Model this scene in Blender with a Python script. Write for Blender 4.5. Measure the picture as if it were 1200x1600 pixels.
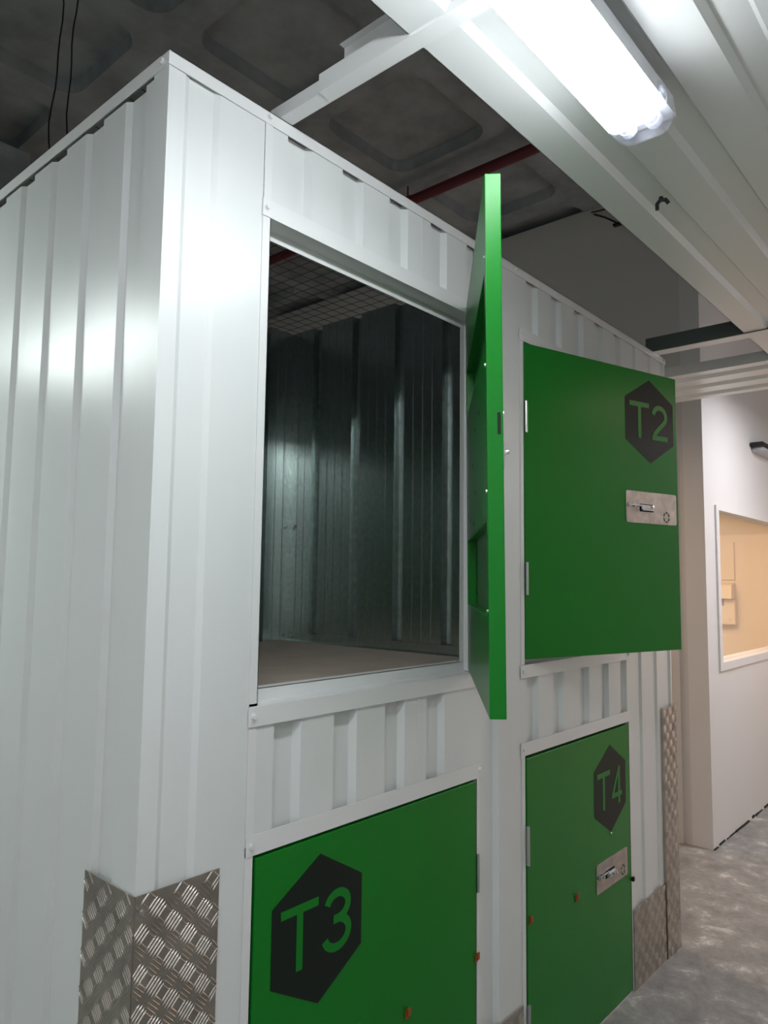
import bpy, bmesh, math, random
from mathutils import Vector, Matrix
random.seed(7)
sc = bpy.context.scene
COL = sc.collection
for o in list(bpy.data.objects):
    bpy.data.objects.remove(o)

# ------------------------------------------------------------------ camera, world, light
cd = bpy.data.cameras.new('camera'); cam = bpy.data.objects.new('camera', cd); COL.objects.link(cam)
cd.sensor_fit = 'VERTICAL'; cd.sensor_height = 36.0; cd.lens = 1144.54 / 1600 * 36.0
cd.clip_start = 0.02; cd.clip_end = 60
R_ = Vector((0.65905132, -0.75199922, 0.01218703)); U_ = Vector((-0.07657127, -0.05096951, 0.99576049)); F_ = Vector((0.74818995, 0.65719044, 0.09117306))
m = Matrix((R_, U_, -F_)).transposed().to_4x4(); m.translation = Vector((-0.73550049, -1.22238673, 1.56581274))
cam.matrix_world = m
sc.camera = cam
vs = sc.view_settings
vs.view_transform = 'Standard'; vs.look = 'None'; vs.gamma = 1.0; vs.use_curve_mapping = False
vs.exposure = 0.0
w = bpy.data.worlds.new('world'); sc.world = w; w.use_nodes = True
w.node_tree.nodes['Background'].inputs[0].default_value = (0.55, 0.6, 0.65, 1)
w.node_tree.nodes['Background'].inputs[1].default_value = 0.05

LAMP_E = 27.0          # radiance of the corridor lamp lens
LAMP2_E = 42.0         # the same kind of lamp in the side corridor
def area(name, loc, size, size_y, power, color, rot=(0, 0, 0)):
    l = bpy.data.lights.new(name, 'AREA'); l.shape = 'RECTANGLE'; l.size = size; l.size_y = size_y
    l.energy = power; l.color = color
    o = bpy.data.objects.new(name, l); COL.objects.link(o); o.location = loc; o.rotation_euler = rot
    return o
area('far_corridor_lamp', (4.30, -0.95, 2.85), 0.12, 1.2, 36, (0.97, 0.95, 1.0))
area('cross_corridor_lamp', (3.3, 1.9, 2.5), 0.12, 1.2, 24, (1.0, 0.66, 0.44))
area('office_lamp', (5.0, 1.2, 2.35), 1.2, 0.9, 27, (1.0, 0.66, 0.36))
area('hall_warm_fill', (2.75, -1.25, 2.52), 1.0, 0.12, 3.0, (1.0, 0.74, 0.58))  # added warm ambient fill, no known fitting at this spot
area('far_warm_fill', (7.9, -0.7, 1.3), 1.6, 1.2, 15, (1.0, 0.68, 0.46), (0, math.radians(90), 0))  # added warm panel for the orange glow on the ceiling sheets, no doorway there
area('near_corridor_fill', (-1.25, -1.15, 2.52), 0.9, 0.12, 9, (0.94, 0.98, 1.0))  # added white fill that evens the falloff down the locker front
area('rear_cool_fill', (-0.6, 4.6, 2.9), 1.2, 0.12, 10, (0.75, 0.92, 1.0))  # added cool fill behind the block to lift the surroundings, no known lamp

# ------------------------------------------------------------------ materials
def mat(name, col, rough=0.5, metal=0.0, spec=0.5, bump=0.0, bscale=200, var=0.0, vscale=3, emit=0, coat=0):
    m = bpy.data.materials.new(name); m.use_nodes = True
    nt = m.node_tree; b = nt.nodes['Principled BSDF']
    b.inputs['Base Color'].default_value = (*col, 1); b.inputs['Roughness'].default_value = rough
    b.inputs['Metallic'].default_value = metal; b.inputs['Specular IOR Level'].default_value = spec
    b.inputs['Coat Weight'].default_value = coat
    tc = nt.nodes.new('ShaderNodeTexCoord')
    if var:
        n = nt.nodes.new('ShaderNodeTexNoise'); n.inputs['Scale'].default_value = vscale; n.inputs['Detail'].default_value = 8
        n.inputs['Roughness'].default_value = 0.6
        nt.links.new(tc.outputs['Object'], n.inputs['Vector'])
        r = nt.nodes.new('ShaderNodeValToRGB')
        r.color_ramp.elements[0].position = 0.35; r.color_ramp.elements[1].position = 0.68
        r.color_ramp.elements[0].color = (*[max(0, c * (1 - var)) for c in col], 1)
        r.color_ramp.elements[1].color = (*[min(1, c * (1 + var)) for c in col], 1)
        nt.links.new(n.outputs['Fac'], r.inputs['Fac']); nt.links.new(r.outputs['Color'], b.inputs['Base Color'])
    if bump:
        n = nt.nodes.new('ShaderNodeTexNoise'); n.inputs['Scale'].default_value = bscale; n.inputs['Detail'].default_value = 3
        nt.links.new(tc.outputs['Object'], n.inputs['Vector'])
        bp = nt.nodes.new('ShaderNodeBump'); bp.inputs['Strength'].default_value = bump; bp.inputs['Distance'].default_value = 0.002
        nt.links.new(n.outputs['Fac'], bp.inputs['Height']); nt.links.new(bp.outputs['Normal'], b.inputs['Normal'])
    if emit:
        b.inputs['Emission Color'].default_value = (*col, 1); b.inputs['Emission Strength'].default_value = emit
    return m

WHITE = mat('white_painted_steel', (0.74, 0.765, 0.76), 0.30, spec=0.5, bump=0.02, bscale=6)
TRIM = mat('white_painted_trim', (0.78, 0.79, 0.79), 0.36)
GREEN = mat('green_powder_coat', (0.003, 0.19, 0.014), 0.30, spec=0.32, bump=0.08, bscale=420)
STICK = mat('black_vinyl', (0.008, 0.014, 0.011), 0.45, spec=0.25)
STEEL = mat('brushed_stainless', (0.52, 0.48, 0.45), 0.38, 1.0, var=0.22, vscale=22)
ZINC = mat('zinc_plated_steel', (0.62, 0.64, 0.66), 0.28, 1.0)
GALV = mat('galvanised_sheet', (0.56, 0.63, 0.61), 0.27, 1.0, var=0.10, vscale=60)
TREAD = mat('aluminium_tread_plate', (0.50, 0.46, 0.42), 0.31, 1.0, var=0.15, vscale=14)
CONC = mat('rough_ceiling_concrete', (0.33, 0.36, 0.375), 0.85, var=0.28, vscale=2.6, bump=0.5, bscale=30)
PLASTER = mat('painted_plaster', (0.74, 0.73, 0.72), 0.6, bump=0.05, bscale=40)
GREYPL = mat('grey_painted_plaster', (0.66, 0.64, 0.61), 0.55, bump=0.05, bscale=40)
BOARD = mat('brown_fibreboard', (0.42, 0.35, 0.29), 0.7, var=0.08, vscale=9)
RED = mat('red_painted_pipe', (0.13, 0.015, 0.025), 0.5)
BLACK = mat('black_rubber', (0.012, 0.012, 0.013), 0.5)
DARK = mat('dark_slot', (0.006, 0.006, 0.006), 0.8)
WIRE = mat('dull_mesh_wire', (0.10, 0.10, 0.10), 0.5, 0.6)
ORANGE = mat('orange_brown_plastic', (0.32, 0.085, 0.02), 0.5)
OFFICE = mat('cream_office_paint', (0.80, 0.72, 0.62), 0.6)
BEIGE = mat('beige_plastic', (0.78, 0.70, 0.58), 0.4)
PURPLE = mat('violet_label', (0.28, 0.24, 0.42), 0.5)
GREY = mat('grey_plastic', (0.45, 0.46, 0.48), 0.4)
DKGREY = mat('shade_toned_steel', (0.10, 0.12, 0.11), 0.5)  # shaded face of the white bar, its shade put into the colour
TRAY = mat('lamp_tray_white', (0.75, 0.77, 0.82), 0.35)
LOGO = mat('dark_green_print', (0.01, 0.09, 0.04), 0.5)

def floor_mat():
    m = mat('worn_concrete_floor', (0.3, 0.29, 0.27), 0.38, spec=0.45, bump=0.15, bscale=25)
    nt = m.node_tree; b = nt.nodes['Principled BSDF']; tc = nt.nodes.new('ShaderNodeTexCoord')
    n = nt.nodes.new('ShaderNodeTexNoise'); n.inputs['Scale'].default_value = 7.5; n.inputs['Detail'].default_value = 12
    n.inputs['Roughness'].default_value = 0.72; n.inputs['Distortion'].default_value = 0.3
    r = nt.nodes.new('ShaderNodeValToRGB'); e = r.color_ramp.elements
    e[0].position = 0.36; e[0].color = (0.20, 0.20, 0.195, 1); e[1].position = 0.56; e[1].color = (0.33, 0.325, 0.31, 1)
    x = e.new(0.66); x.color = (0.62, 0.62, 0.60, 1)
    nt.links.new(tc.outputs['Object'], n.inputs['Vector']); nt.links.new(n.outputs['Fac'], r.inputs['Fac'])
    nt.links.new(r.outputs['Color'], b.inputs['Base Color'])
    mr = nt.nodes.new('ShaderNodeMapRange'); mr.inputs['To Min'].default_value = 0.28; mr.inputs['To Max'].default_value = 0.55
    nt.links.new(n.outputs['Fac'], mr.inputs['Value']); nt.links.new(mr.outputs['Result'], b.inputs['Roughness'])
    return m
FLOOR = floor_mat()

def glass_mat(name, col, rough, alpha):
    m = bpy.data.materials.new(name); m.use_nodes = True; nt = m.node_tree; nt.nodes.clear()
    o = nt.nodes.new('ShaderNodeOutputMaterial'); mx = nt.nodes.new('ShaderNodeMixShader')
    t = nt.nodes.new('ShaderNodeBsdfTransparent'); g = nt.nodes.new('ShaderNodeBsdfPrincipled')
    g.inputs['Base Color'].default_value = (*col, 1); g.inputs['Roughness'].default_value = rough
    mx.inputs[0].default_value = alpha
    nt.links.new(t.outputs[0], mx.inputs[1]); nt.links.new(g.outputs[0], mx.inputs[2]); nt.links.new(mx.outputs[0], o.inputs[0])
    return m
GLASS = glass_mat('window_glass', (0.9, 0.92, 0.95), 0.03, 0.07)
CLEAR = glass_mat('clear_ribbed_plastic', (0.62, 0.64, 0.74), 0.08, 0.20)
def emis(name, col, s):
    m = bpy.data.materials.new(name); m.use_nodes = True; nt = m.node_tree
    b = nt.nodes['Principled BSDF']; b.inputs['Base Color'].default_value = (0.8, 0.8, 0.8, 1)
    b.inputs['Emission Color'].default_value = (*col, 1); b.inputs['Emission Strength'].default_value = s
    return m
LENS = emis('lit_lamp_lens', (0.93, 0.97, 1.0), LAMP_E)
LENS2 = emis('lit_side_lamp_lens', (0.90, 1.0, 0.96), LAMP2_E)

# ------------------------------------------------------------------ mesh helpers
class MB:
    def __init__(s): s.bm = bmesh.new()
    def box(s, x0, x1, y0, y1, z0, z1, bev=0.0):
        r = bmesh.ops.create_cube(s.bm, size=1.0)
        for v in r['verts']:
            v.co = Vector(((x0 + x1) / 2 + v.co.x * (x1 - x0), (y0 + y1) / 2 + v.co.y * (y1 - y0), (z0 + z1) / 2 + v.co.z * (z1 - z0)))
        if bev:
            ed = list({e for v in r['verts'] for e in v.link_edges})
            bmesh.ops.bevel(s.bm, geom=ed, offset=bev, segments=2, affect='EDGES')
        return s
    def cyl(s, a, b, r, seg=16, r2=None):
        a, b = Vector(a), Vector(b); d = b - a
        M = Matrix.Translation((a + b) / 2) @ d.to_track_quat('Z', 'Y').to_matrix().to_4x4()
        bmesh.ops.create_cone(s.bm, cap_ends=True, segments=seg, radius1=r, radius2=r if r2 is None else r2, depth=d.length, matrix=M)
        return s
    def sph(s, c, r, sc=(1, 1, 1), seg=12):
        bmesh.ops.create_uvsphere(s.bm, u_segments=seg, v_segments=seg // 2 + 2, radius=r,
                                  matrix=Matrix.Translation(c) @ Matrix.Diagonal((*sc, 1)))
        return s
    def prism(s, pts, fn, t0, t1):
        """closed polygon pts (2D) -> fn(a, b, t) 3D, extruded between t0 and t1"""
        n = len(pts); A = [s.bm.verts.new(fn(a, b, t0)) for a, b in pts]; B = [s.bm.verts.new(fn(a, b, t1)) for a, b in pts]
        s.bm.faces.new(A); s.bm.faces.new(B[::-1])
        for i in range(n): s.bm.faces.new((A[i], B[i], B[(i + 1) % n], A[(i + 1) % n]))
        return s
    def strip(s, line, fn, t0, t1, th=0.0012):
        """thin folded sheet following a 2D line (a, depth), extruded t0..t1"""
        n = len(line)
        rows = []
        for t in (t0, t1):
            rows.append([s.bm.verts.new(fn(a, d, t)) for a, d in line]); rows.append([s.bm.verts.new(fn(a, d + th, t)) for a, d in line])
        f0, b0, f1, b1 = rows
        for i in range(n - 1):
            s.bm.faces.new((f0[i], f0[i + 1], f1[i + 1], f1[i])); s.bm.faces.new((b0[i + 1], b0[i], b1[i], b1[i + 1]))
            s.bm.faces.new((f0[i + 1], f0[i], b0[i], b0[i + 1])); s.bm.faces.new((f1[i], f1[i + 1], b1[i + 1], b1[i]))
        s.bm.faces.new((f0[0], f1[0], b1[0], b0[0])); s.bm.faces.new((f0[-1], b0[-1], b1[-1], f1[-1]))
        return s
    def tube(s, pts, r, seg=8):
        for a, b in zip(pts[:-1], pts[1:]): s.cyl(a, b, r, seg)
        for p in pts[1:-1]: s.sph(p, r, seg=8)
        return s
    def build(s, name, material, parent=None, smooth=False):
        bmesh.ops.recalc_face_normals(s.bm, faces=s.bm.faces)
        me = bpy.data.meshes.new(name); s.bm.to_mesh(me); s.bm.free()
        for m_ in (material if isinstance(material, (list, tuple)) else [material]): me.materials.append(m_)
        if smooth:
            for p in me.polygons: p.use_smooth = True
        o = bpy.data.objects.new(name, me); COL.objects.link(o)
        if parent: o.parent = parent
        return o

def tag(o, label=None, cat=None, group=None, kind=None):
    if label: o['label'] = label
    if cat: o['category'] = cat
    if group: o['group'] = group
    if kind: o['kind'] = kind
    return o
def empty(name, loc=(0, 0, 0), label=None, cat=None, group=None):
    o = bpy.data.objects.new(name, None); o.empty_display_size = 0.1; COL.objects.link(o); o.location = loc
    return tag(o, label, cat, group)
def struct(o): o['kind'] = 'structure'; return o

# profile of the ribbed sheet: raised flats at depth 0 with valleys VD deep
VD, SL = 0.016, 0.012
def profile(a0, a1, valleys, depth=VD):
    L = [(a0, 0.0)]
    for v0, v1 in valleys:
        for a, d in ((v0, 0), (v0 + SL, depth), (v1 - SL, depth), (v1, 0)):
            if a0 < a < a1: L.append((a, d))
            elif a >= a1 and L[-1][1] != d and L[-1][0] < a1 - 1e-4: L.append((a1, L[-1][1]))
    if L[-1][0] < a1 - 1e-5: L.append((a1, L[-1][1]))
    return L
FRONT = lambda a, d, t: (a, d, t)            # facade looking to -Y
def screw(mb, x, y, z, r=0.0055):            # hex screw with washer on the facade
    mb.cyl((x, y, z), (x, y - 0.0014, z), r * 1.35, 16); mb.cyl((x, y, z), (x, y - 0.0055, z), r, 6)
    return mb

# ------------------------------------------------------------------ setting
MB().box(-4, 9, -4, 6.2, -0.1, 0.0).build('floor', FLOOR)['kind'] = 'structure'

# waffle slab: ribs around rounded, tapered coffers
def waffle():
    bm = bmesh.new(); P = 0.87; z0, zt = 4.17, 4.24; w0, w1, r = 0.352, 0.338, 0.12
    def ring(cx, cy, h, rr, z, n=5):
        out = []
        for q in range(4):
            sx, sy = ((1, 1), (-1, 1), (-1, -1), (1, -1))[q]
            for k in range(n + 1):
                a = math.pi / 2 * (q + k / n)
                out.append(bm.verts.new((cx + sx * (h - rr) + rr * math.cos(a), cy + sy * (h - rr) + rr * math.sin(a), z)))
        return out
    for i in range(-5, 9):
        for j in range(-5, 6):
            cx, cy = 1.93 + 0.435 + P * i, 0.93 + 0.435 + P * j
            A = ring(cx, cy, w0, r, z0); B = ring(cx, cy, w1, r * 0.9, zt); n = len(A)
            for k in range(n): bm.faces.new((A[k], A[(k + 1) % n], B[(k + 1) % n], B[k]))
            bm.faces.new(B)
            h = P / 2; c = [bm.verts.new((cx + sx * h, cy + sy * h, z0)) for sx, sy in ((1, 1), (-1, 1), (-1, -1), (1, -1))]
            m_ = n // 4
            for q in range(4):
                seg = A[q * m_:(q + 1) * m_]
                for k in range(len(seg) - 1): bm.faces.new((c[q], seg[k + 1], seg[k]))
                nx = A[((q + 1) * m_) % n]
                bm.faces.new((c[q], c[(q + 1) % 4], nx, seg[-1]))
    bmesh.ops.remove_doubles(bm, verts=bm.verts, dist=1e-4)
    bmesh.ops.recalc_face_normals(bm, faces=bm.faces)
    me = bpy.data.meshes.new('ceiling'); bm.to_mesh(me); bm.free(); me.materials.append(CONC)
    o = bpy.data.objects.new('ceiling', me); COL.objects.link(o); struct(o)
waffle()
XW, YW = 3.92, 0.253
struct(MB().box(XW, XW + 0.12, YW + 0.12, 6.0, 0, 4.18).build('wall_end', GREYPL))
struct(MB().box(XW - 0.012, XW, 0.42, 0.47, 0, 2.58).build('trim_1', GREYPL))
struct(MB().box(-4, 9, 6.0, 6.1, 0, 4.5).build('wall_rear', CONC))
struct(MB().box(-4, 0.93, 3.0, 3.15, 0, 3.99).build('wall_back', CONC))
struct(MB().box(-1.75, -1.65, -1.62, 3.0, 0, 2.9).build('wall_left', PLASTER))
struct(MB().box(-4, 9, -1.72, -1.62, 0, 2.75).build('wall_right', PLASTER))
struct(MB().box(8.0, 8.1, -1.7, 0.25, 0, 4.2).build('wall_far', PLASTER))
# wall with the office window
wx0, wx1, wz0, wz1 = 4.164, 5.9, 1.07, 2.03
mb = MB()
mb.box(XW, wx0, YW, YW + 0.12, 0, 4.18); mb.box(wx0, 8, YW, YW + 0.12, 0, wz0); mb.box(wx0, 8, YW, YW + 0.12, wz1, 4.18); mb.box(wx1, 8, YW, YW + 0.12, wz0, wz1)
struct(mb.build('wall_front', PLASTER))
wn = struct(empty('window_1', (wx0, YW, wz0)))
mb = MB(); fw = 0.05
for b in ((wx0 - fw, wx0 + 0.004, wz0, wz1), (wx1 - 0.004, wx1 + fw, wz0, wz1), (wx0 - fw, wx1 + fw, wz0 - fw, wz0), (wx0 - fw, wx1 + fw, wz1, wz1 + 0.03)):
    mb.box(b[0] - wx0, b[1] - wx0, -0.012, -0.0005, b[2] - wz0, b[3] - wz0)
mb.build('window_frame', PLASTER, wn)
MB().box(0, wx1 - wx0, 0.05, 0.056, 0, wz1 - wz0).build('window_glass', GLASS, wn)
mb = MB(); x = XW
while x < 7.5:                       # ragged open joint between wall and floor
    d = random.uniform(0.05, 0.22); mb.box(x, x + d * random.uniform(0.6, 1.0), YW - 0.004 - random.uniform(0, 0.006), YW + 0.0, 0.0, random.uniform(0.004, 0.018)); x += d
struct(mb.build('trim_3', DARK))
# office behind the window
struct(MB().box(4.04, 6.6, 2.2, 2.3, 0, 2.7).build('wall_office_back', OFFICE))
struct(MB().box(6.5, 6.6, 0.373, 2.2, 0, 2.7).build('wall_office_end', OFFICE))
struct(MB().box(6.44, 6.5, 0.373, 0.635, 0, 2.7).build('trim_2', OFFICE))
struct(MB().box(4.04, 6.6, 0.373, 2.3, 2.7, 2.78).build('ceiling_office', OFFICE))

# ------------------------------------------------------------------ locker bank shell
H = 2.6
bank = empty('locker_bank', (0, 0, 0), 'white ribbed steel shell of the two-tier locker block, with its side wall', 'locker bank')
# front corner sheet and side wall (looks to -X)
MB().strip(profile(0.0, 0.241, [(0.037, 0.121)], 0.007), FRONT, 0.0, 2.58).build('corner_panel', WHITE, bank)
SIDE = lambda a, d, t: (d, a, t)
sv = [(0.085 + 0.1735 * k, 0.165 + 0.1735 * k) for k in range(7)]
mb = MB(); mb.strip(profile(0.052, 1.30, sv, 0.010), SIDE, 0.0, 2.566).build('side_panel', WHITE, bank)
MB().box(-0.0015, 0.0, 0.0, 0.054, 0.0, 2.58).build('corner_flange', WHITE, bank)
MB().strip(profile(1.075, 1.325, [(1.105, 1.192)]), FRONT, 0.0, 2.58).build('post_panel', WHITE, bank)
MB().strip(profile(2.145, 2.62, [(2.19, 2.28), (2.36, 2.445), (2.53, 2.605)], 0.008), FRONT, 0.0, 2.58).build('end_panel', WHITE, bank)
MB().strip(profile(0.0, 1.3, []), lambda a, d, t: (2.62 - d, a, t), 0.0, 2.58).build('end_side_panel', WHITE, bank)
MB().box(0.0, 2.62, 1.30, 1.302, 0, 2.58).build('back_panel', GALV, bank)
def trim_piece(x0, x1, name='top_trim'):
    mb = MB(); mb.box(x0, x1, -0.0035, -0.0015, 2.571, H); mb.box(x0, x1, -0.0035, 0.035, H - 0.0015, H)
    return mb.build(name, TRIM, bank)
trim_piece(-0.0045, 1.4545); trim_piece(1.4555, 2.622)
mb = MB(); mb.box(-0.0045, -0.0025, -0.0015, 1.3, 2.571, H - 0.0001); mb.box(-0.0044, 0.035, 0.0352, 1.3, H - 0.0016, H - 0.0001)
mb.build('side_top_trim', TRIM, bank)
for x in (0.252, 1.30, 2.60): screw(MB(), x, -0.0035, 2.588).build('trim_screw', TRIM, bank)
MB().cyl((-0.0045, 0.022, 2.588), (-0.0085, 0.022, 2.588), 0.0065, 12).build('trim_screw', TRIM, bank)
# wire mesh roof over both upper lockers
mb = MB()
for k in range(52): mb.cyl((0.03 + 0.05 * k, 0.03, 2.592), (0.03 + 0.05 * k, 1.29, 2.592), 0.0011, 5)
for k in range(26): mb.cyl((0.02, 0.04 + 0.05 * k, 2.5945), (2.6, 0.04 + 0.05 * k, 2.5945), 0.0011, 5)
mb.build('mesh_roof', WIRE, bank)

# ------------------------------------------------------------------ doors
def ribbon(mb, pts, wd, y0, y1):
    """flat stroke of constant width along 2D points"""
    L, Rr = [], []
    for i, p in enumerate(pts):
        p = Vector(p); a = Vector(pts[max(0, i - 1)]); b = Vector(pts[min(len(pts) - 1, i + 1)])
        if 0 < i < len(pts) - 1:
            d1 = (p - a).normalized(); d2 = (b - p).normalized(); n1 = Vector((-d1.y, d1.x)); n2 = Vector((-d2.y, d2.x))
            n = (n1 + n2).normalized(); k = wd / 2 / max(0.4, n.dot(n1))
        else:
            d = (b - a).normalized(); n = Vector((-d.y, d.x)); k = wd / 2
        L.append(p + n * k); Rr.append(p - n * k)
    for i in range(len(pts) - 1):
        mb.prism([L[i], L[i + 1], Rr[i + 1], Rr[i]], lambda a, b, t: (a, t, b), y0, y1)
def arc(cx, cz, rx, rz, a0, a1, n=14):
    return [(cx + rx * math.cos(math.radians(a0 + (a1 - a0) * k / n)), cz + rz * math.sin(math.radians(a0 + (a1 - a0) * k / n))) for k in range(n + 1)]
def sticker(parent, cx, cz, digit, y=-0.0004):
    R = 0.158
    hexp = [(cx + R * math.sin(math.pi / 3 * k), cz + R * math.cos(math.pi / 3 * k)) for k in range(6)]
    MB().prism(hexp, lambda a, b, t: (a, t, b), y - 0.0004, y).build('number_sticker', STICK, parent)
    mb = MB(); y0, y1 = y - 0.0012, y - 0.0005; S = 0.0185; zt, zb = cz + 0.068, cz - 0.068
    ribbon(mb, [(cx - 0.113, zt - S / 2), (cx - 0.004, zt - S / 2)], S, y0, y1)
    ribbon(mb, [(cx - 0.0585, zt - S), (cx - 0.0585, zb)], S, y0, y1)
    dx = cx + 0.056; h = S / 2
    if digit == '2':
        p = arc(dx, zt - h - 0.034, 0.036, 0.034, 172, -28, 16)
        p += [(dx + 0.018, cz - 0.004), (dx - 0.012, cz - 0.028), (dx - 0.030, cz - 0.046), (dx - 0.036, zb + h)]
        ribbon(mb, p, S, y0 - 0.0003, y1 + 0.0001); ribbon(mb, [(dx - 0.045, zb + h), (dx + 0.046, zb + h)], S, y0, y1)
    elif digit == '3':
        ribbon(mb, arc(dx, zt - h - 0.028, 0.034, 0.028, 165, -90, 16) + [(dx - 0.012, zt - h - 0.056)], S, y0 - 0.0003, y1)
        ribbon(mb, [(dx - 0.012, zt - h - 0.056)] + arc(dx - 0.001, zb + h + 0.03075, 0.038, 0.03075, 84, -168, 18), S, y0, y1)
    elif digit == '4':
        ribbon(mb, [(dx + 0.018, zt), (dx + 0.018, zb)], S * 0.95, y0 - 0.0003, y1 + 0.0001)
        ribbon(mb, [(dx + 0.016, zt - h), (dx - 0.038, cz - 0.030)], S * 0.8, y0 - 0.00015, y1 + 0.00005)
        ribbon(mb, [(dx - 0.046, cz - 0.034), (dx + 0.044, cz - 0.034)], S * 0.9, y0, y1)
    else:
        ribbon(mb, [(dx + 0.005, zt), (dx + 0.005, zb)], S, y0, y1); ribbon(mb, [(dx - 0.028, zt - 0.026), (dx + 0.005, zt - h)], S * .8, y0, y1)
    o = mb.build('number_lettering', GREEN, parent); o['label'] = 'green characters T%s' % digit
    return o

def rounded_rect(x0, x1, z0, z1, r, n=5):
    P = []
    for cx, cz, a in ((x1 - r, z1 - r, 0), (x0 + r, z1 - r, 90), (x0 + r, z0 + r, 180), (x1 - r, z0 + r, 270)):
        for k in range(n + 1):
            q = math.radians(a + 90 * k / n); P.append((cx + r * math.cos(q), cz + r * math.sin(q)))
    return P
XZ = lambda a, b, t: (a, t, b)
def lock_plate(parent, x0, x1, z0, z1, s=1, knob=False):
    """stainless plate with slide bolt, keeper and small printed ring; s=1 bolt slides from the left edge"""
    MB().prism(rounded_rect(x0, x1, z0, z1, 0.009), XZ, -0.0022, -0.0004).build('lock_plate', STEEL, parent)
    zc = (z0 + z1) / 2
    if s > 0: X = lambda u: x0 + u
    else: X = lambda u: x1 - u
    def bx(mb, u0, u1, y0, y1, a, b, bev=0): mb.box(min(X(u0), X(u1)), max(X(u0), X(u1)), y0, y1, a, b, bev)
    mb = MB(); bx(mb, 0.006, 0.085, -0.0026, -0.0021, zc + 0.002, zc + 0.010); bx(mb, 0.074, 0.150, -0.0026, -0.0021, zc - 0.0155, zc + 0.0125)
    mb.build('bolt_slot', DARK, parent)
    mb = MB(); bx(mb, 0.004, 0.10, -0.009, -0.0026, zc + 0.003, zc + 0.009, 0.002)
    bx(mb, 0.078, 0.142, -0.016, -0.0026, zc - 0.012, zc + 0.008, 0.004)
    bx(mb, 0.012, 0.017, -0.012, -0.0024, zc - 0.002, zc + 0.014, 0.001); bx(mb, 0.038, 0.043, -0.012, -0.0024, zc - 0.002, zc + 0.014, 0.001)
    bx(mb, 0.104, 0.132, -0.024, -0.012, zc - 0.006, zc + 0.004, 0.003)
    mb.cyl((X(0.118), -0.014, zc - 0.001), (X(0.118), -0.028, zc + 0.003), 0.005, 14)
    mb.build('slide_bolt', ZINC, parent)
    mb = MB(); lx, lz = X(0.225), z0 + 0.028
    for k in range(6):
        a0, a1 = math.radians(60 * k + 8), math.radians(60 * k + 50)
        ribbon(mb, [(lx + 0.0155 * math.cos(q), lz + 0.0175 * math.sin(q)) for q in (a0, (a0 + a1) / 2, a1)], 0.0055, -0.0029, -0.0023)
    mb.build('printed_ring', LOGO, parent)

def hinge(parent, x, z0, z1):
    mb = MB(); mb.cyl((x, -0.005, z0), (x, -0.005, z1), 0.0045, 12)
    for k in range(1, 4):
        zz = z0 + (z1 - z0) * k / 4; mb.cyl((x, -0.005, zz - 0.0006), (x, -0.005, zz + 0.0006), 0.0049, 12)
    mb.box(x - 0.003, x + 0.009, -0.0022, 0.0008, z0, z1)
    mb.build('hinge', ZINC, parent)

def door_leaf(parent, name, w, h, s, loc=(0, 0, 0), rot=(0, 0, 0), inner=False, slot=False):
    """door hinged at x=0, extending to s*w; outer face y=0, thickness towards +y"""
    th = 0.032
    bm = bmesh.new()
    x0, x1 = (0, w) if s > 0 else (-w, 0)
    us = [x0, x0 + 0.028, x1 - 0.028, x1]; zs = [0, 0.19, 0.373, 0.735, 0.873, h]
    if not inner: us = [x0, x1]; zs = [0, h]
    # outer skin and edges
    O = [bm.verts.new(p) for p in ((x0, 0, 0), (x1, 0, 0), (x1, 0, h), (x0, 0, h))]
    bm.faces.new(O)
    rec = 0.024
    G = {(i, j): bm.verts.new((u, th, z)) for i, u in enumerate(us) for j, z in enumerate(zs)}
    for i in range(len(us) - 1):
        for j in range(len(zs) - 1):
            q = [G[i, j], G[i + 1, j], G[i + 1, j + 1], G[i, j + 1]]
            if inner and i == 1 and j in (1, 3):
                B = [bm.verts.new((v.co.x, th - rec, v.co.z)) for v in q]; bm.faces.new(B)
                for k in range(4): bm.faces.new((q[k], q[(k + 1) % 4], B[(k + 1) % 4], B[k]))
            else: bm.faces.new(q)
    nI, nJ = len(us) - 1, len(zs) - 1
    bot = [G[i, 0] for i in range(nI + 1)]; top = [G[i, nJ] for i in range(nI + 1)]
    lef = [G[0, j] for j in range(nJ + 1)]; rig = [G[nI, j] for j in range(nJ + 1)]
    bm.faces.new([O[0]] + [O[1]] + bot[::-1]); bm.faces.new([O[3]] + [O[2]] + top[::-1])
    bm.faces.new([O[0]] + [O[3]] + lef[::-1]); bm.faces.new([O[1]] + [O[2]] + rig[::-1])
    bmesh.ops.recalc_face_normals(bm, faces=bm.faces)
    me = bpy.data.meshes.new(name); bm.to_mesh(me); bm.free(); me.materials.append(GREEN)
    d = bpy.data.objects.new(name, me); COL.objects.link(d); d.parent = parent; d.location = loc; d.rotation_euler = rot
    bv = d.modifiers.new('bevel', 'BEVEL'); bv.width = 0.0018; bv.segments = 3; bv.limit_method = 'ANGLE'; bv.angle_limit = math.radians(50)
    return d

def clip(parent, x, z, y=-0.0005):
    mb = MB(); mb.box(x - 0.007, x + 0.006, y - 0.003, y, z - 0.013, z + 0.010, 0.001); mb.box(x - 0.003, x + 0.009, y - 0.008, y - 0.003, z - 0.006, z + 0.013, 0.001)
    o = mb.build('bump_stop', ORANGE, parent)

# ------------------------------------------------------------------ lockers
PITCH = 0.178
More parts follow.
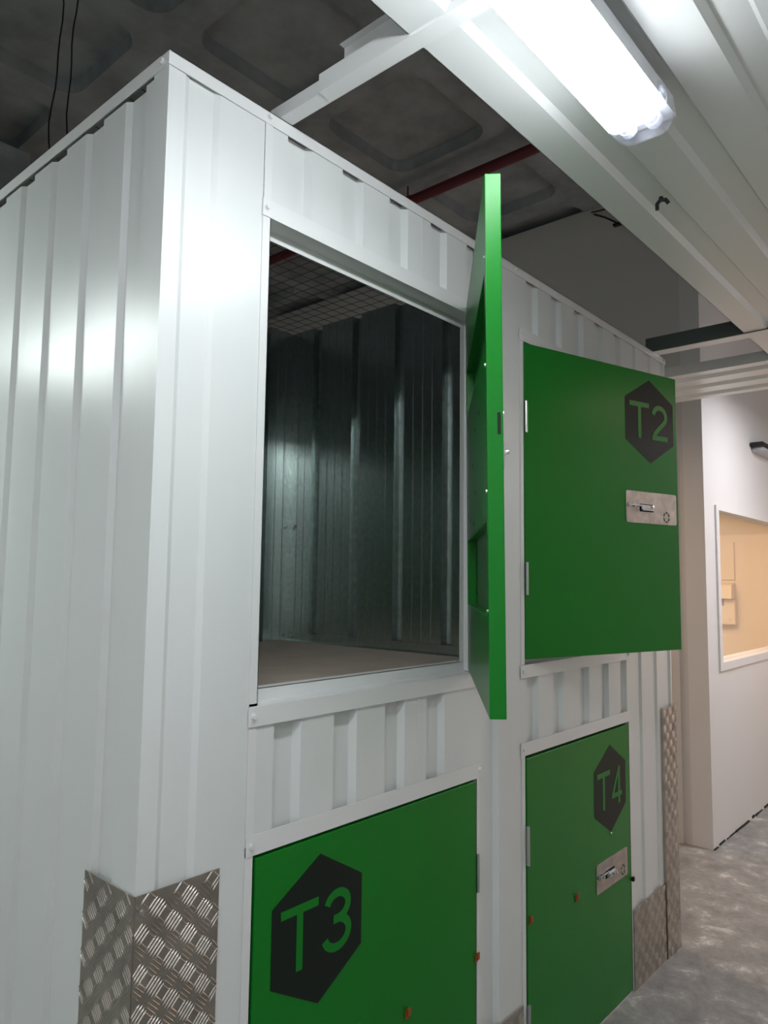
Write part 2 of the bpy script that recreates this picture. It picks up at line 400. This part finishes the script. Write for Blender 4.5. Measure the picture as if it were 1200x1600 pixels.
# locker T1 (upper left, open)
t1 = empty('storage_locker', (0, 0, 1.30), 'upper left storage locker with its green door swung open to show the bare grey interior', 'locker')
def at(root, o):                       # geometry written in world coordinates, moved under its root
    o.parent = root; o.matrix_parent_inverse = root.matrix_basis.inverted(); return o
def W(root, mb, name, material): return at(root, mb.build(name, material))
v1 = [(0.308 + PITCH * k, 0.308 + PITCH * k + 0.077) for k in range(5)]
def infill(root, x0, x1, z0, z1, vs):
    mb = MB(); mb.strip(profile(x0, x1, vs), FRONT, z0, z1)
    return W(root, mb, 'infill_panel', WHITE)
def worldjamb(root, z0, z1, xl, xr):
    for x0, x1, lip in ((xl - 0.022, xl, 1), (xr, xr + 0.0155, -1)):
        mb = MB(); mb.box(x0, x1, -0.002, -0.0005, z0, z1)
        xi = x1 if lip > 0 else x0
        a, b = sorted((xi, xi - 0.0015 * lip)); mb.box(a, b, -0.002, 0.046, z0, z1)
        a, b = sorted((xi - 0.001 * lip, xi + 0.020 * lip)); mb.box(a, b, 0.046, 0.048, z0, z1)
        W(root, mb, 'jamb', TRIM)
def worldstrip(root, name, x0, x1, z0, z1, scr, fold=None):
    mb = MB(); mb.box(x0, x1, -0.0042, -0.0026, z0, z1, 0.0004)
    if fold == 'down':      # lintel: underside returns back and a lip hangs at the rear
        mb.box(x0 + 0.02, x1 - 0.004, -0.003, 0.048, z0 - 0.0, z0 + 0.0015); mb.box(x0 + 0.02, x1 - 0.004, 0.0455, 0.0475, z0 - 0.022, z0)
    if fold == 'up':
        mb.box(x0 + 0.022, x1 - 0.004, -0.003, 0.048, z1 - 0.0015, z1); mb.box(x0 + 0.022, x1 - 0.004, 0.0455, 0.0475, z1, z1 + 0.028)
        mb.box(x0 + 0.022, x1 - 0.004, 0.0455, 0.075, z1 + 0.0265, z1 + 0.028)
    o = W(root, mb, name, TRIM)
    for x, z in scr:
        q = screw(MB(), x, -0.0042, z).build('screw', TRIM); q.parent = o
    return o
infill(t1, 0.262, 1.075, 2.385, 2.58, v1)
W(t1, MB().box(0.2413, 0.262, -0.0025, -0.001, 2.37, 2.572), 'jamb_extension', TRIM)
mb = MB(); mb.box(0.8005, 0.8025, -0.0012, 0.0, 2.40, 2.575); W(t1, mb, 'sheet_seam', WHITE)
worldstrip(t1, 'lintel', 0.238, 1.076, 2.357, 2.398, [(0.25, 2.378)], 'down')
worldjamb(t1, 1.30, 2.357, 0.262, 1.074)
worldstrip(t1, 'sill', 0.238, 1.076, 1.258, 1.299, [(0.252, 1.279)], 'up')
W(t1, MB().box(0.03, 1.262, 0.05, 1.03, 1.29, 1.318), 'shelf_floor', BOARD)
GV = 0.026
pv = [(0.215 + 0.216 * k, 0.262 + 0.216 * k) for k in range(4)]
PART = lambda a, d, t: (1.25 + d, a, t)
def microprofile(a0, a1, vs, depth, micro):
    L = profile(a0, a1, vs, depth)
    return L
def grooved(a0, a1, vs, depth, sl=0.006):
    """valleys plus fine swages on every flat"""
    L = [(a0, 0)]; cur = a0
    def flat(b):
        nonlocal cur
        n = max(0, int((b - cur - 0.02) / 0.045))
        for k in range(n):
            c = cur + (b - cur) * (k + 1) / (n + 1)
            L.extend([(c - 0.003, 0), (c - 0.001, 0.0008), (c + 0.001, 0.0008), (c + 0.003, 0)])
    for v0, v1_ in vs:
        flat(v0); L.extend([(v0, 0), (v0 + sl, depth), (v1_ - sl, depth), (v1_, 0)]); cur = v1_
    flat(a1); L.append((a1, 0)); return L
W(t1, MB().strip(grooved(0.05, 1.03, pv, GV), PART, 1.318, 2.575), 'partition', GALV)
BACK = lambda a, d, t: (a, 1.03 + d, t)
W(t1, MB().strip(grooved(0.03, 1.25, [(0.1, 0.147), (0.33, 0.377), (0.56, 0.607), (0.80, 0.847), (1.075, 1.122)], GV), BACK, 1.318, 2.575), 'rear_wall', GALV)
LEFT = lambda a, d, t: (0.03 - d * 0.5, a, t)
W(t1, MB().strip(grooved(0.05, 1.03, pv, 0.01), LEFT, 1.318, 2.575), 'partition', GALV)
mb = MB(); mb.box(1.2465, 1.2485, 0.05, 1.03, 1.318, 1.350); mb.box(1.225, 1.2485, 0.05, 1.03, 1.318, 1.3195); W(t1, mb, 'floor_channel', GALV)
for p, q in (((1.246, 1.005, 1.337), (1.241, 1.005, 1.337)), ((1.248, 1.0, 1.775), (1.243, 1.0, 1.775)), ((1.225, 1.029, 1.77), (1.225, 1.024, 1.77))):
    W(t1, MB().cyl(p, q, 0.0055, 10), 'interior_screw', ZINC)
W(t1, MB().box(0.2405, 0.262, -0.0020, -0.0005, 1.29, 1.305), 'jamb_extension', TRIM)
D1 = door_leaf(t1, 'door', 0.77, 1.069, -1, (1.073, -0.003, 0.0075), (0, 0, 0), inner=True)
D1.matrix_local = Matrix.Translation((1.073, -0.003 , 0.0075)) @ Matrix.Rotation(0.658, 4, 'Z') @ Matrix.Translation((0, -0.0047, 0)) @ Matrix.Rotation(-0.00874, 4, 'X')
D1['label'] = 'green door swung outward, its recessed inner face and free edge showing'
sticker(D1, -0.62, 0.858, '1'); lock_plate(D1, -0.760, -0.485, 0.474, 0.59, -1)
mb = MB(); mb.box(-0.7706, -0.7695, 0.005, 0.0115, 0.540, 0.583); mb.build('latch_slot', DARK, D1)
hinge(D1, 0.0, 0.19, 0.29); hinge(D1, 0.0, 0.79, 0.89)
for u, z in [(-0.05, 0.84), (-0.05, 0.805), (-0.05, 0.77), (-0.05, 0.745), (-0.06, 0.30), (-0.06, 0.26), (-0.06, 0.222)]:
    MB().cyl((u, 0.007, z), (u, 0.012, z), 0.0055, 10).build('rivet', GREEN, D1)
for u, z in [(-0.42, 0.62), (-0.56, 0.63), (-0.30, 0.55), (-0.40, 0.47), (-0.18, 0.42), (-0.33, 0.40), (-0.05, 0.50), (-0.08, 0.44), (-0.05, 0.40)]:
    MB().cyl((u, 0.0315, z), (u, 0.0324, z), 0.006, 10).build('bolt_hole', DARK, D1)
for z in (0.90, 0.68, 0.43, 0.20): MB().cyl((-0.757, 0.031, z), (-0.757, 0.0345, z), 0.004, 8).build('edge_rivet', ZINC, D1)
for z in (1.318, 1.795, 2.355):
    W(t1, MB().box(1.058, 1.070, -0.001, 0.008, z - 0.016, z + 0.012, 0.002), 'bump_stop', ORANGE)

# locker T2 (upper right, ajar)
t2 = empty('storage_locker', (1.345, 0, 1.30), 'upper right storage locker with a green door ajar, marked T2', 'locker')
v2 = [(1.367, 1.445), (1.54, 1.615), (1.715, 1.79), (1.887, 1.962), (2.06, 2.125)]
infill(t2, 1.325, 2.145, 2.385, 2.58, v2)
worldstrip(t2, 'lintel', 1.315, 2.145, 2.357, 2.398, [(1.330, 2.378)], 'down')
worldjamb(t2, 1.30, 2.357, 1.343, 2.143)
worldstrip(t2, 'sill', 1.315, 2.150, 1.258, 1.299, [(1.330, 1.279), (2.14, 1.279)], 'up')
W(t2, MB().box(1.275, 2.6, 0.05, 1.28, 1.29, 1.318), 'shelf_floor', BOARD)
D2 = door_leaf(t2, 'door', 0.79, 1.037, 1, (0.0, -0.003, 0.0155), (0, 0, -0.289))
sticker(D2, 0.632, 0.850, '2'); lock_plate(D2, 0.490, 0.775, 0.466, 0.582)
hinge(D2, 0.004, 0.205, 0.31); hinge(D2, 0.004, 0.735, 0.84)

# locker T3 (lower left)
t3 = empty('storage_locker', (0.25, 0, 0), 'lower left storage locker with a closed green door marked T3', 'locker')
infill(t3, 0.262, 1.075, 1.03, 1.262, [(0.311 + 0.1795 * k, 0.388 + 0.1795 * k) for k in range(5)][:3] + [(0.838, 0.918)])
W(t3, MB().box(0.2405, 0.262, -0.0020, -0.0005, 1.02, 1.262), 'jamb_extension', TRIM)
W(t3, MB().box(0.7985, 0.8005, -0.0012, 0.0, 1.04, 1.258), 'sheet_seam', WHITE)
worldstrip(t3, 'lintel', 0.241, 1.092, 1.0, 1.041, [(0.254, 1.020), (1.083, 1.022)], 'down')
worldjamb(t3, 0.0, 1.0, 0.262, 1.070)
W(t3, MB().box(0.262, 1.075, 0.0, 0.05, 0, 0.012), 'threshold', TRIM)
D3 = door_leaf(t3, 'door', 0.80, 0.978, -1, (1.067 - 0.25, -0.004, 0.015))
sticker(D3, 0.451 - 1.067, 0.797 - 0.015, '3'); lock_plate(D3, 0.305 - 1.067, 0.592 - 1.067, 0.425 - 0.015, 0.541 - 0.015, -1)
mb = MB(); mb.cyl((0.006, -0.003, 0.672), (0.006, -0.003, 0.776), 0.0045, 12); mb.box(0.001, 0.010, -0.002, 0.0, 0.672, 0.776); mb.build('hinge', ZINC, D3)
mb = MB(); mb.cyl((0.006, -0.003, 0.15), (0.006, -0.003, 0.254), 0.0045, 12); mb.box(0.001, 0.010, -0.002, 0.0, 0.15, 0.254); mb.build('hinge', ZINC, D3)
clip(D3, -0.003, 0.500); clip(D3, 0.759 - 1.067, 0.477)

# locker T4 (lower right)
t4 = empty('storage_locker', (1.345, 0, 0), 'lower right storage locker with a closed green door marked T4', 'locker')
infill(t4, 1.325, 2.145, 1.045, 1.262, [(1.353, 1.43), (1.53, 1.607), (1.725, 1.80), (1.90, 1.965), (2.07, 2.13)])
worldstrip(t4, 'lintel', 1.315, 2.150, 1.017, 1.058, [(1.330, 1.038)], 'down')
worldjamb(t4, 0.0, 1.017, 1.343, 2.136)
W(t4, MB().box(1.343, 2.136, 0.0, 0.05, 0, 0.006), 'threshold', TRIM)
D4 = door_leaf(t4, 'door', 0.782, 0.995, 1, (0.003, -0.004, 0.012))
sticker(D4, 0.607, 0.797 - 0.012, '4'); lock_plate(D4, 0.478, 0.745, 0.437, 0.540)
hinge(D4, -0.001, 0.672, 0.79); hinge(D4, -0.001, 0.15, 0.26)
clip(D4, 0.012, 0.506); clip(D4, 0.322, 0.478)
MB().box(0.783, 0.797, -0.010, 0.0, 0.398, 0.415, 0.002).build('bump_stop', BLACK, D4)
MB().sph((0.604, -0.002, 0.622), 0.004).build('rivet', ZINC, D4)

# ------------------------------------------------------------------ tread plate guards
def tread(mb, x0, x1, z0, z1, fn):
    """sheet plus five-bar raised pattern; fn(a, out, z)"""
    mb.prism([(x0, z0), (x1, z0), (x1, z1), (x0, z1)], lambda a, b, t: fn(a, t, b), 0.0, 0.0016)
    c = 0.0340; nx = int((x1 - x0) / c) + 2; nz = int((z1 - z0) / c) + 2
    for i in range(nx):
        for j in range(nz):
            cx, cz = x0 + c * (i + 0.3), z0 + c * (j + 0.5)
            ang = math.radians(45 if (i + j) % 2 else -45); d = (math.cos(ang), math.sin(ang)); n = (-d[1], d[0])
            for k in range(-2, 3):
                px, pz = cx + n[0] * k * 0.0070, cz + n[1] * k * 0.0070; hl = 0.0175 - 0.0015 * abs(k); hw = 0.0021
                if not (x0 + 0.004 < px < x1 - 0.004 and z0 + 0.004 < pz < z1 - 0.004): continue
                V = []
                prof = [(-1, 0, 0), (-0.5, 0.8, 0), (0.5, 0.8, 0), (1, 0, 0), (0.5, -0.8, 0), (-0.5, -0.8, 0), (-0.6, 0, 1), (0.6, 0, 1)]
                for a, b, hgt in prof:
                    X = min(max(px + d[0] * a * hl + n[0] * b * hw, x0), x1); Z = min(max(pz + d[1] * a * hl + n[1] * b * hw, z0), z1)
                    V.append(mb.bm.verts.new(fn(X, 0.0016 + hgt * 0.0016, Z)))
                for f in ((0, 1, 6), (1, 2, 7, 6), (2, 3, 7), (3, 4, 7), (4, 5, 6, 7), (5, 0, 6)): mb.bm.faces.new([V[q] for q in f])
FT = lambda a, o, z: (a, -0.0045 - o, z)
FS = lambda a, o, z: (-0.0035 - o, a, z)
cg = empty('corner_guard', (0, 0, 0), 'tread plate guard wrapped around the near corner of the locker block', 'corner guard', )
mb = MB(); tread(mb, -0.0035, 0.176, 0.0, 1.0, FT); mb.build('front_plate', TREAD, cg)
mb = MB(); tread(mb, -0.0045, 0.176, 0.0, 1.0, FS); mb.build('side_plate', TREAD, cg)
screw(MB(), 0.008, -0.0075, 0.972, 0.004).build('rivet', ZINC, cg)
mb = MB(); tread(mb, 2.478, 2.628, 0.0, 1.027, lambda a, o, z: (a, -0.010 - o, z))
mb.box(2.478, 2.482, -0.010, -0.0005, 0, 1.027)
tag(mb.build('corner_guard', TREAD), 'tall narrow tread plate guard at the far end of the locker front', 'corner guard')
mb = MB(); tread(mb, 2.147, 2.474, 0.0, 0.30, FT)
tag(mb.build('kick_plate', TREAD), 'low tread plate kick panel right of the T4 door', 'kick plate')
mb = MB(); tread(mb, 1.092, 1.318, 0.0, 0.285, FT)
tag(mb.build('kick_plate', TREAD), 'low tread plate kick panel on the post between the T3 and T4 doors', 'kick plate')

# ------------------------------------------------------------------ corridor ceiling sheets and their bars
def ceil_sheet(x0, x1, label, z=2.604, ya=-0.925, yb=-0.383):
    vs_ = [(-0.905 + 0.1765 * k, -0.905 + 0.1765 * k + 0.082) for k in range(3)]
    mb = MB(); mb.strip(profile(ya, yb, vs_, 0.016), lambda a, d, t: (t, a, z + d), x0, x1)
    mb.box(x0, x1, yb - 0.0015, yb, z, z + 0.02)
    return tag(mb.build('ceiling_sheet', WHITE), label, 'ceiling sheet', 'ribbed ceiling sheets over the corridor')
ceil_sheet(-1.9, 0.296, 'ribbed white ceiling sheet on the near side of the first cross bar')
ceil_sheet(0.298, 2.492, 'long ribbed white ceiling sheet between the two cross bars, with the black clip')
ceil_sheet(2.494, 2.94, 'short ribbed white ceiling sheet just beyond the far cross bar')
mb = MB(); mb.strip(profile(2.95, 3.49, [(2.995, 3.075), (3.17, 3.25), (3.35, 3.43)], 0.016), lambda a, d, t: (a, t, 2.600 + d), -1.6, 1.2)
mb.box(2.935, 2.95, -1.6, 1.2, 2.600, 2.615); mb.box(2.935, 2.937, -1.6, 1.2, 2.615, 2.65)
tag(mb.build('ceiling_sheet', WHITE), 'ribbed white ceiling sheet crossing beyond the end of the locker block', 'ceiling sheet', 'ribbed ceiling sheets over the corridor')

b1 = empty('cross_bar', (0.29, -0.4, 2.6), 'near white angle bar from locker block top to corridor ceiling, with a spliced piece', 'bar', 'ceiling cross bars')
mb = MB(); mb.box(0.280, 0.316, -1.0, 0.03, 2.6005, 2.6020); mb.box(0.280, 0.2815, -1.0, 0.03, 2.6020, 2.632)
at(b1, mb.build('angle_bar', TRIM))
mb = MB(); mb.box(0.2745, 0.310, -0.96, -0.135, 2.5985, 2.6002); mb.box(0.2745, 0.276, -0.96, -0.135, 2.6002, 2.640)
at(b1, mb.build('lap_piece', TRIM))
mb = MB(); mb.box(0.300, 0.3015, -0.38, -0.185, 2.603, 2.69); mb.box(0.285, 0.3015, -0.38, -0.185, 2.689, 2.6905)
at(b1, mb.build('upstand', TRIM))
b2 = empty('cross_bar', (2.49, -0.4, 2.6), 'far white angle bar with a shade-toned upstand at the end of the locker block', 'bar', 'ceiling cross bars')
mb = MB(); mb.box(2.475, 2.54, -1.0, 0.03, 2.5985, 2.6005); at(b2, mb.build('angle_bar', TRIM))
mb = MB(); mb.box(2.474, 2.4765, -1.0, 0.03, 2.6005, 2.665); at(b2, mb.build('upstand', DKGREY))

# black clip on the ceiling sheet
mb = MB(); c = Vector((1.176, -0.527, 2.604))
mb.tube([c + Vector(p) for p in ((-0.003, 0.010, -0.034), (-0.003, 0.010, -0.018), (0.0, 0.002, -0.008), (0.006, -0.010, -0.008), (0.012, -0.016, -0.018))], 0.0052)
mb.cyl(c, c + Vector((0, 0, -0.008)), 0.006, 10)
tag(mb.build('cable_clip', BLACK), 'small black clip poking out of the long ceiling sheet beyond the lamp', 'clip')

# ------------------------------------------------------------------ tube lamps
def tube_lamp(loc, rotz, length, lens, label):
    """weatherproof batten: tray on top, glowing lens, clear end caps. Local X is the long axis, z=0 at the sheet"""
    r = empty('tube_lamp', loc, label, 'lamp'); r.rotation_euler = (0, 0, rotz)
    hw = 0.060; L2 = length / 2; cap = 0.085
    sec_t = [(-hw, -0.067), (-hw * 0.9, -0.02), (-hw * 0.75, -0.004), (hw * 0.75, -0.004), (hw * 0.9, -0.02), (hw, -0.067)]
    MB().prism(sec_t, lambda a, b, t: (t, a, b), -L2, L2 - 0.004).build('tray', TRAY, r)
    sec = [(-hw, -0.068), (-hw, -0.081), (-hw * 0.86, -0.098), (-hw * 0.6, -0.108), (hw * 0.6, -0.108), (hw * 0.86, -0.098), (hw, -0.081), (hw, -0.068)]
    MB().prism(sec, lambda a, b, t: (t, a, b), -L2 + cap, L2 - cap).build('lens', lens, r)
    for s in (-1, 1):
        x0, x1 = (L2 - cap, L2) if s > 0 else (-L2 + cap, -L2)
        bm = bmesh.new(); rings = []
        for q in (0, 0.35, 0.7, 0.9, 1.0):
            k = 1.0 if q < 0.5 else math.sqrt(max(0, 1 - ((q - 0.5) / 0.62) ** 2)); x = x0 + (x1 - x0) * q
            rings.append([bm.verts.new((x, a * (0.55 + 0.45 * k), -0.068 + (b + 0.068) * k)) for a, b in sec])
        for A, B in zip(rings[:-1], rings[1:]):
            for i in range(len(A) - 1): bm.faces.new((A[i], A[i + 1], B[i + 1], B[i]))
        bm.faces.new(rings[-1])
        bmesh.ops.recalc_face_normals(bm, faces=bm.faces)
        me = bpy.data.meshes.new('end_cap'); bm.to_mesh(me); bm.free(); me.materials.append(CLEAR)
        o = bpy.data.objects.new('end_cap', me); COL.objects.link(o); o.parent = r
        sm = o.modifiers.new('solid', 'SOLIDIFY'); sm.thickness = 0.002
        for p in me.polygons: p.use_smooth = True
        for y in (-0.027, 0.027):
            mb = MB(); mb.cyl((x0 + s * 0.0, y, -0.082), (x0 + s * 0.032, y, -0.082), 0.0135, 16); mb.build('tube_end', GREY, r)
            mb = MB(); mb.cyl((x0 + s * 0.033, y, -0.080), (x0 + s * 0.050, y, -0.080), 0.017, 16); mb.box(min(x0 + s * 0.036, x0 + s * 0.05), max(x0 + s * 0.036, x0 + s * 0.05), y - 0.012, y + 0.012, -0.078, -0.056)
            mb.build('lampholder', TRAY, r)
    for k in range(4):
        x = -L2 + 0.17 + (length - 0.34 + 0.17) * k / 3.25
        for y in (-hw - 0.003, hw + 0.003):
            mb = MB(); mb.box(x - 0.016, x + 0.016, y - 0.003, y + 0.003, -0.076, -0.040, 0.0015); mb.cyl((x - 0.016, y * 1.03, -0.058), (x + 0.016, y * 1.03, -0.058), 0.004, 8)
            mb.build('lens_clip', CLEAR, r)
    return r
tube_lamp((0.10, -0.659, 2.602), 0.0, 1.30, LENS, 'lit twin tube lamp with clear end cap on the corridor ceiling')
tube_lamp((-0.78, 1.70, 2.62), math.pi / 2, 1.27, LENS2, 'lit twin tube lamp over the side corridor left of the locker block')
tag(MB().box(-1.05, -0.5, 0.9, 2.6, 2.622, 2.63).build('ceiling_sheet', WHITE), 'white ceiling sheet over the side corridor, left of the locker block', 'ceiling sheet', 'ribbed ceiling sheets over the corridor')

# ------------------------------------------------------------------ services above
mb = MB(); mb.cyl((2.85, -2.5, 4.06), (2.85, 5.9, 4.06), 0.032, 20)
for y in (-1.2, 0.2, 1.75, 3.4): mb.cyl((2.85, y - 0.03, 4.06), (2.85, y + 0.03, 4.06), 0.038, 20); mb.cyl((2.85, y, 4.09), (2.85, y, 4.169), 0.006, 6)
tag(mb.build('sprinkler_pipe', RED, smooth=False), 'dark red pipe running under the concrete ceiling', 'pipe')
def wire(x, y, ph, z0, z1, label, amp=0.015):
    pts = [(x + amp * math.sin(ph + 2.2 * k / 4) + 0.006 * math.sin(k * 1.3 + ph), y, z1 + (z0 - z1) * k / 24) for k in range(25)]
    tag(MB().tube(pts, 0.0035, 6).build('hanging_cable', BLACK), label, 'cable', 'cables hanging from the slab')
wire(0.585, 1.9, 0.3, 2.2, 4.2, 'thin black cable hanging from the slab, left of the pair', 0.014)
wire(0.652, 1.9, 1.6, 2.2, 4.2, 'thin black cable hanging from the slab, right of the pair', 0.008)
pts = [(3.90, 0.93, 4.12), (3.88, 0.84, 4.06), (3.90, 0.76, 4.0), (3.86, 0.68, 3.99), (3.90, 0.62, 4.02)]
mb = MB(); mb.tube(pts, 0.006, 6); mb.tube([(3.90, 0.95, 4.14), (3.89, 0.8, 4.12), (3.90, 0.64, 3.97)], 0.005, 6); mb.box(3.885, 3.915, 0.70, 0.79, 3.985, 4.0)
tag(mb.build('loose_cable', BLACK), 'short loose cables poking out where the grey wall meets the slab', 'cable')

# wall lamp at the right edge, fixed to the window wall
wl = empty('emergency_lamp', (4.9, YW, 2.55), 'dark bodied lamp fixed high on the white wall above the office window', 'lamp')
at(wl, MB().box(4.95, 5.65, 0.16, YW, 2.555, 2.585, 0.006).build('body', BLACK))
at(wl, MB().box(5.0, 5.62, 0.17, YW, 2.525, 2.555, 0.006).build('lens_cover', GREY))

# ------------------------------------------------------------------ in the office
XO = 6.5
tag(MB().box(XO - 0.018, XO, 0.815, 1.10, 1.60, 1.944).build('wall_board', BEIGE), 'pale flat board on the office end wall above the paper dispenser', 'board')
pd = empty('paper_dispenser', (XO, 0.93, 1.19), 'cream wall dispenser with a violet label seen through the office window', 'dispenser')
at(pd, MB().prism([(XO, 1.575), (XO - 0.10, 1.55), (XO - 0.12, 1.425), (XO, 1.425)], lambda a, b, t: (a, t, b), 0.818, 1.06).build('hood', BEIGE))
at(pd, MB().box(XO - 0.07, XO, 0.805, 1.06, 1.19, 1.42, 0.004).build('body', OFFICE))
at(pd, MB().box(XO - 0.072, XO - 0.0705, 0.896, 0.99, 1.36, 1.42).build('label_patch', PURPLE))
at(pd, MB().box(XO - 0.0725, XO - 0.0705, 0.84, 0.86, 1.235, 1.243).build('lock_button', GREY))
